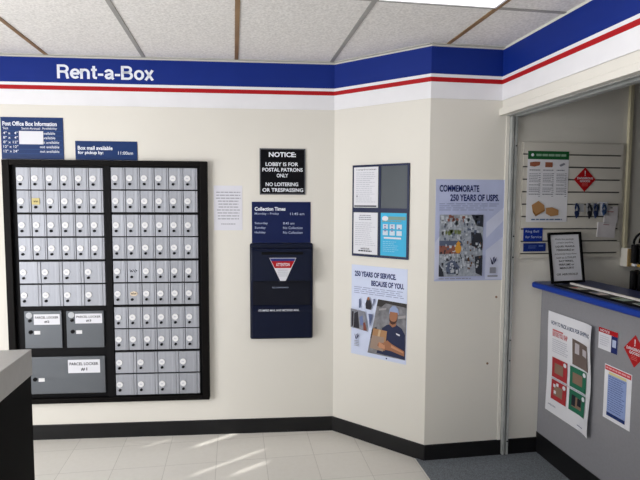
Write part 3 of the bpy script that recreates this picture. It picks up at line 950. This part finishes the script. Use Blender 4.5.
s.poly('carton_picture', M_CARTON, [(.12, .76), (.28, .70), (.42, .76), (.45, .84), (.22, .92), (.15, .86)])
s.poly('carton_picture', M_CARTON, [(.47, .80), (.62, .79), (.78, .83), (.78, .90), (.60, .92), (.47, .88)])
s.poly('carton_tape', M_CARTD, [(.15, .86), (.22, .92), (.45, .84), (.44, .82), (.23, .89), (.15, .83)])
s.poly('carton_tape', M_CARTD, [(.47, .88), (.60, .92), (.78, .90), (.78, .875), (.60, .885), (.47, .855)])
s.lines('footer_print', mat('footer_blue', '#5a6f92', .5), .12, .955, .88, .975, 1, 9, .9, .02)
at(s, 'C', .624, .898, 1.487, .019)

M_DIAM = mat('diamond_red', '#ae151b', .45)
def diamond(label, w, h):
    s = Sheet('diamond_sign', w, h, M_DIAM, label, 'sign', thick=.0015, outline=[(.5, 0), (1, .5), (.5, 1), (0, .5)])
    s.poly('lettering', M_PAPER, [(.475, .14), (.525, .14), (.512, .29), (.488, .29)])
    s.ell('lettering', M_PAPER, .5, .325, .022, .022)
    s.text('lettering', M_PAPER, 'DANGEROUS', .14, .40, .86, .49, .02)
    s.text('lettering', M_PAPER, 'GOODS', .27, .52, .73, .61, .02)
    s.lines('small_print', mat('diamond_pink', '#d66a68', .5), .34, .65, .66, .80, 3, 6, .45, .2, True, True)
    return s
at(diamond('red diamond warning sign hung on the slatwall beside the green topped chart', .150, .150), 'C', .938, 1.088, 1.677, .020)

# hanging items on pegs
def hang_item(u, z, hgt, col, white, label, cat='keyring', grp=None):
    t = onwall(empty('hanging_lanyard', label=label, cat=cat, group=grp), 'C', u, z, .018)
    MB().tube([(0, .008, 0), (0, -.05, 0), (0, -.058, .008)], .002).build('peg_hook', M_STEEL, t)
    w = .013
    band_ = [(-.004, -.03, .002), (-w, -.034, -.025), (-w * 1.1, -.036, -hgt * .55), (-.004, -.034, -hgt * .85), (w * .8, -.032, -hgt * .6), (w, -.030, -.03), (.004, -.028, .002)]
    MB().tube(band_, .0055, 8, True).build('strap', col, t)
    MB().box(-w * .8, -.040, -hgt * .75, w * .8, -.028, -hgt * .42, .003).build('clasp', col, t)
    MB().box(white[0], -.026, white[1], white[2], -.024, white[3]).build('card', M_PAPER if white[4] else mat('clear_bag', '#a9abb0', .3), t)
    return t
M_LANY = mat('lanyard_navy', '#1c2a4c', .6); M_LANB = mat('lanyard_black', '#191b22', .6); M_LANL = mat('lanyard_blue', '#2a4268', .6)
hang_item(.948, 1.600, .10, M_LANY, (.0, -.05, .05, .0, False), 'navy lanyard hanging leftmost on the slatwall below the red diamond')
hang_item(1.036, 1.600, .105, M_LANB, (-.02, -.05, .03, .005, False), 'black lanyard hanging in the middle of the slatwall pegs')
hang_item(1.078, 1.600, .10, M_LANY, (-.01, -.04, .03, .005, False), 'navy lanyard hanging just right of the black one on the slatwall')
hang_item(1.136, 1.600, .08, M_LANL, (-.045, -.075, .028, .012, True), 'blue lanyard with a white card hanging rightmost beside the white packets')
s = Sheet('hanging_packet', .095, .105, mat('packet_white', '#d4d0d4', .5), 'upper white packet hung on the slatwall at the right of the lanyards', 'packet', thick=.006)
s.lines('print', M_RED, .2, .3, .7, .38, 1, 3, .6); s.rect('peg_hole', M_BLACK, .42, .06, .58, .12)
at(s, 'C', 1.154, 1.249, 1.480, .022)
s = Sheet('hanging_packet', .125, .095, mat('packet_white', '#d4d0d4', .5), 'lower wider white packet hung below the other packet on the slatwall', 'packet', thick=.006)
s.lines('print', mat('print_maroon', '#8a4a50', .5), .3, .12, .65, .2, 1, 3, .6)
o = at(s, 'C', 1.108, 1.233, 1.388, .022); o.rotation_euler.y = .06
M_RBLUE = mat('small_sign_blue', '#16308c', .4)
s = Sheet('bell_sign', .128, .084, M_RBLUE, 'square blue Ring bell for Service sign on the slatwall edge', 'sign', thick=.003)
s.text('lettering', M_PALEB, 'Ring Bell', .10, .17, .80, .40, .008); s.text('lettering', M_PALEB, 'for Service', .10, .58, .95, .76, .008)
at(s, 'C', .609, .737, 1.367, .020)
s = Sheet('blue_strip_sign', .150, .052, mat('strip_blue', '#1a2f78', .4), 'narrow blue strip sign below the bell sign', 'sign', thick=.003)
s.lines('lettering', mat('strip_pale', '#5f74b4', .5), .22, .3, .6, .75, 2, 4, .4, .2); s.rect('lettering', mat('strip_pale', '#5f74b4', .5), .68, .25, .88, .42)
at(s, 'C', .611, .761, 1.304, .020)

# cable raceway and outlet box
rc = MB().box(-.013, -.020, 0, .013, 0, 1.215, .003).build('cable_raceway', mat('raceway_cream', '#c9c2a8', .5))
tag(rc, 'cream vertical cable cover running down the wall right of the slatwall', 'cable cover'); onwall(rc, 'C', 2.478 - BC.x, 1.320)
ob = onwall(empty('outlet_box', label='white surface outlet box with a tan cover at the foot of the cable cover', cat='outlet box'), 'C', 2.484 - BC.x, 1.202)
MB().box(-.027, -.060, 0, .027, 0, .118, .003).build('box', M_WALL, ob)
MB().box(-.026, -.066, .002, .026, -.060, .116, .002).build('cover', mat('cover_tan', '#b89e72', .5), ob)
MB().cyl((0, -.071, .059), 'y', .003, .003, 10).build('screw', M_STEEL, ob)

# ------------------------------------------------------------------ service counter
M_CGREY = mat('counter_laminate', '#8d8d93', .45, var=.03, scale=60)
M_CBLUE = mat('counter_blue_edge', '#143794', .4, var=.03)
M_CTOP = mat('counter_top_blue', '#34406e', .35, var=.06, scale=50)
YE = 1.75
ct = empty('service_counter', (1.915, YC, 0), -math.pi / 2, 'grey fronted service counter with a blue edged top below the opening', 'counter')
LC = YC - YE
MB().box(.001, 0, .137, LC, .30, 1.078).build('front_panel', M_CGREY, ct)
MB().prism([(-.004, .004), (.30, .004), (.30, .137), (-.004, .137)], 'x', .001, LC).build('kick_base', M_BASE, ct)
def rnd_outline(x0, y0, x1, y1, r):
    pts = []
    for k in range(7):
        a = math.pi + (math.pi / 2) * k / 6
        pts.append((x0 + r + r * math.cos(a), y0 + r + r * math.sin(a)))
    return pts + [(x1, y0), (x1, y1), (x0, y1)]
edge = MB().prism(rnd_outline(.003, -.081, LC, -.055, .025), 'z', 1.078, 1.1125, .012, 4).build('blue_edge', M_CBLUE, ct)
MB().box(.003, -.056, 1.078, LC, .335, 1.1125, .002).build('countertop', M_CTOP, ct)
ws = MB().box(2.235, YE, .004, 2.7, YC - .003, .96, .004).build('work_cabinet', M_CGREY)
tag(ws, 'grey lower work cabinet behind the service counter', 'cabinet')

# display tray with stamp cards
tr = empty('display_tray', (1.943, 2.25, 1.1125), -math.pi / 2, 'long black display tray with a white back rail on the counter top', 'tray')
MB().box(-.60, -.05, 0, .6, .047, .006, .001).build('base', M_BLACK, tr)
MB().box(-.60, .047, 0, .6, .066, .016, .002).build('back_rail', mat('rail_white', '#e8e4e0', .4), tr)
MB().box(-.60, -.058, 0, .6, -.05, .010, .001).build('front_rail', M_BLACK, tr)
CC = [mat('card_cream', '#dcd8c8', .5), mat('card_pink', '#d8cac6', .5), mat('card_green', '#b4c4b8', .5), mat('card_white', '#e4e4e4', .4)]
CN = ['cream', 'pink', 'pale green', 'white']
for i, y in enumerate((2.70, 2.53, 2.36, 2.21, 2.04)):
    c = MB().box(-.045, -.028, 0, .045, .030, .0012).build('stamp_card', CC[i % 4])
    sh_ = MB().box(-.035, -.02, .0012, -.005, .015, .0016).build('picture', [M_RED, cm[0], cm[5], M_GREEN, cm[1]][i], c)
    tag(c, ['cream stamp card in the display tray next to the framed notice', 'pinkish stamp card second from the framed notice in the tray', 'pale green stamp card in the middle of the visible tray', 'white stamp card near the right edge of the photo in the tray', 'cream stamp card nearest the camera end of the tray'][i], 'card', 'stamp cards in the counter tray')
    c.location = (1.94, y, 1.1187); c.rotation_euler = (0, 0, -math.pi / 2 + (.1, -.06, .05, -.08, 0)[i])

# framed notice on the counter
fn = empty('framed_notice', (2.013, 2.905, 1.1165), 0, 'black framed question notice leaning on the counter top against the slatwall', 'framed notice')
fn.rotation_euler = (-.16, -.02, .02)
FW, FH = .226, .312
f = MB()
for a in ((-FW / 2, 0, FW / 2, .015), (-FW / 2, FH - .015, FW / 2, FH), (-FW / 2, .015, -FW / 2 + .015, FH - .015), (FW / 2 - .015, .015, FW / 2, FH - .015)):
    f.box(a[0], -.014, a[1], a[2], .0, a[3], .002)
f.build('frame', M_BLACK, fn)
MB().box(-FW / 2 + .012, -.005, .012, FW / 2 - .012, -.001, FH - .012).build('sheet', M_PAPER, fn)
for i, (t, x, z) in enumerate((('Does this package', .062, .262), ('contain anything', .058, .241), ('LIQUID, FRAGILE,', .066, .218), ('PERISHABLE or', .060, .197), ('potentially hazardous', .074, .172), ('such as LITHIUM', .066, .150), ('BATTERIES,', .050, .128), ('PERFUME or', .052, .107), ('MERCURY?', .048, .086), ('OR AEROSOLS?', .072, .048))):
    loose_text(fn, 'lettering', t, M_INK, -x, x, z, z + .0125, -.0058, .02 if t.isupper() or 'PER' in t or 'LIQ' in t else 0)
MB().box(-.02, .0, .0, .02, .045, .004).build('stand_foot', M_BLACK, fn)

# stamp rack on the cabinet behind the counter
rk = empty('stamp_rack', (2.445, 2.76, .961), .3, 'black rack of rubber stamps behind the counter, cut off by the right edge', 'stamp rack')
MB().cyl((0, 0, .012), 'z', .105, .024, 28).build('base', M_BLACK, rk)
MB().cyl((0, 0, .24), 'z', .045, .44, 18).build('post', M_BLACK, rk)
for z in (.225, .385):
    MB().cyl((0, 0, z), 'z', .082, .012, 28).build('disc', M_BLACK, rk)
for k in range(5):
    a = math.pi * k / 5
    MB().tube([(.09 * math.cos(t) * math.cos(a), .09 * math.cos(t) * math.sin(a), .40 + .085 * math.sin(t)) for t in [q * math.pi / 12 for q in range(13)]], .005, 8).build('wire_loop', M_BLACK, rk)
M_WOOD = mat('stamp_yellow', '#a8873f', .5)
for lv in (.215, .375):
    for k in range(14):
        a = 2 * math.pi * k / 14
        h_ = MB().tube([(0, 0, .02), (.0, 0, -.02), (0, 0, -.09)], .011, 8).build('rubber_stamp', M_BLACK, rk)
        h_.location = (.088 * math.cos(a), .088 * math.sin(a), lv)
        h_.rotation_euler = (0, 0, a)
        MB().box(-.010, -.014, -.105, .012, .014, -.09, .002).build('stamp_face', M_WOOD if k % 3 else M_PAPER, h_)

# ------------------------------------------------------------------ papers on the counter front
def curl(u, v):
    e = max(0.0, (u - .75) / .25)
    return .004 + .020 * e * e + .004 * math.sin(v * 9) * e + .003 * math.sin(v * 6.3 + 1)
s = Sheet('packing_poster', .423, .620, mat('poster_white', '#e2e3ea', .5, var=.02), 'large white packing poster with red and green squares curling off the counter front', 'poster', warp=curl)
s.text('heading', mat('heading_slate', '#3a4a6a', .5), 'HOW TO PACK A BOX FOR SHIPPING', .08, .085, .93, .125, .03)
s.text('subheading', mat('soft_red', '#c96a6e', .5), 'BEFORE YOU SHIP', .12, .185, .46, .235, .03)
s.rect('subheading', mat('soft_red', '#c96a6e', .5), .12, .165, .36, .180)
s.lines('body_text', M_LTINK, .12, .26, .48, .40, 7, 41, .4, .2)
s.poly('carton_photo', mat('photo_taupe', '#6d605c', .5), [(.57, .18), (.90, .20), (.92, .43), (.58, .42)])
s.poly('carton_flap', mat('photo_pale_taupe', '#b9b4ba', .5), [(.63, .21), (.72, .215), (.72, .31), (.63, .31)])
s.poly('carton_flap', mat('photo_pale_taupe', '#b9b4ba', .5), [(.79, .24), (.88, .245), (.88, .31), (.79, .30)])
M_TRED = mat('tile_red', '#a83238', .5); M_TGRN = mat('tile_green', '#256a52', .5)
M_BOXP = mat('tile_carton', '#8a7060', .5)
for (m, nm, u0, v0) in ((M_TRED, 'red_square', .13, .44), (M_TGRN, 'green_square', .54, .44), (M_TRED, 'red_square', .13, .66), (M_TGRN, 'green_square', .54, .66)):
    s.rect(nm, m, u0, v0, u0 + .345, v0 + .195)
    s.rect('carton_drawing', M_BOXP, u0 + .06, v0 + .05, u0 + .26, v0 + .15)
for (u, v) in ((.18, .70), (.25, .68), (.20, .76)):
    s.rect('white_item', M_PAPER, u, v, u + .05, v + .03)
s.rect('dark_item', M_INK, .60, .70, .68, .80); s.rect('dark_item', M_INK, .72, .71, .80, .78)
for (u, v) in ((.43, .47), (.845, .47), (.43, .69), (.845, .69)):
    s.ell('round_mark', M_PAPER, u, v, .035, .021)
s.lines('square_caption', M_LTINK, .13, .642, .87, .655, 1, 8, .8, .1)
s.text('footer', M_PNAVY, 'UNITED STATES', .09, .91, .27, .925, .01)
s.lines('footer', M_LTINK, .75, .945, .88, .955, 1, 9, .7, .1)
at(s, 'D', YC - 2.926, YC - 2.503, .326)
s = Sheet('paper_card', .142, .113, M_PAPER, 'small white card with a red header and navy block on the counter front', 'card')
s.rect('header', M_RED, 0, 0, 1, .22); s.rect('navy_block', mat('card_navy', '#1d2a66', .5), .68, .22, 1, 1)
s.text('lettering', M_LETTER, 'NOTICE', .1, .06, .58, .17, .01)
s.lines('body_text', M_LTINK, .1, .35, .6, .85, 5, 3, .4, .2)
s.rect('pale_square', M_PALEB, .75, .38, .94, .72)
o = at(s, 'D', YC - 2.480, YC - 2.338, .838, .0005); o.rotation_euler.y = .0
at(diamond('red diamond warning sign stuck on the counter front at the right edge', .145, .160), 'D', YC - 2.296, YC - 2.151, .810, .0)
s = Sheet('bordered_notice', .190, .285, mat('notice_white', '#e8e9f0', .5), 'white notice with a red header strip and blue text block on the counter front', 'paper')
for r in range(1):
    s.rect('header', mat('header_red', '#c23a42', .5), .02, .015, .98, .10)
s.lines('header_dashes', mat('header_pink', '#e4a0a4', .5), .06, .04, .94, .075, 1, 4, .9, .02)
s.rect('yellow_strip', mat('pale_yellow', '#d9cfa0', .5), .17, .115, .82, .165)
s.rect('blue_block', mat('block_blue', '#93a6d6', .5), .15, .165, .84, .86)
s.lines('body_text', mat('block_text', '#5f72a8', .5), .18, .19, .80, .84, 16, 14, .4, .25)
s.rect('navy_footer', mat('footer_navy', '#1e3470', .5), .15, .86, .84, .925)
at(s, 'D', YC - 2.424, YC - 2.232, .484, .0)

# ------------------------------------------------------------------ writing desk
dk = empty('writing_desk', (-1.02, 1.55, 0), 0, 'black lobby writing desk with a thick pale grey top in the left foreground', 'desk')
MB().box(-.195, -.72, .893, .195, .733, 1.0, .003).build('desktop', mat('desktop_grey', '#a9a8a7', .35, var=.03, scale=30), dk)
MB().box(-.19, -.70, 0, .191, .729, .893, .002).build('body', mat('desk_black', '#09090a', .6, var=.1, spec=.04), dk)
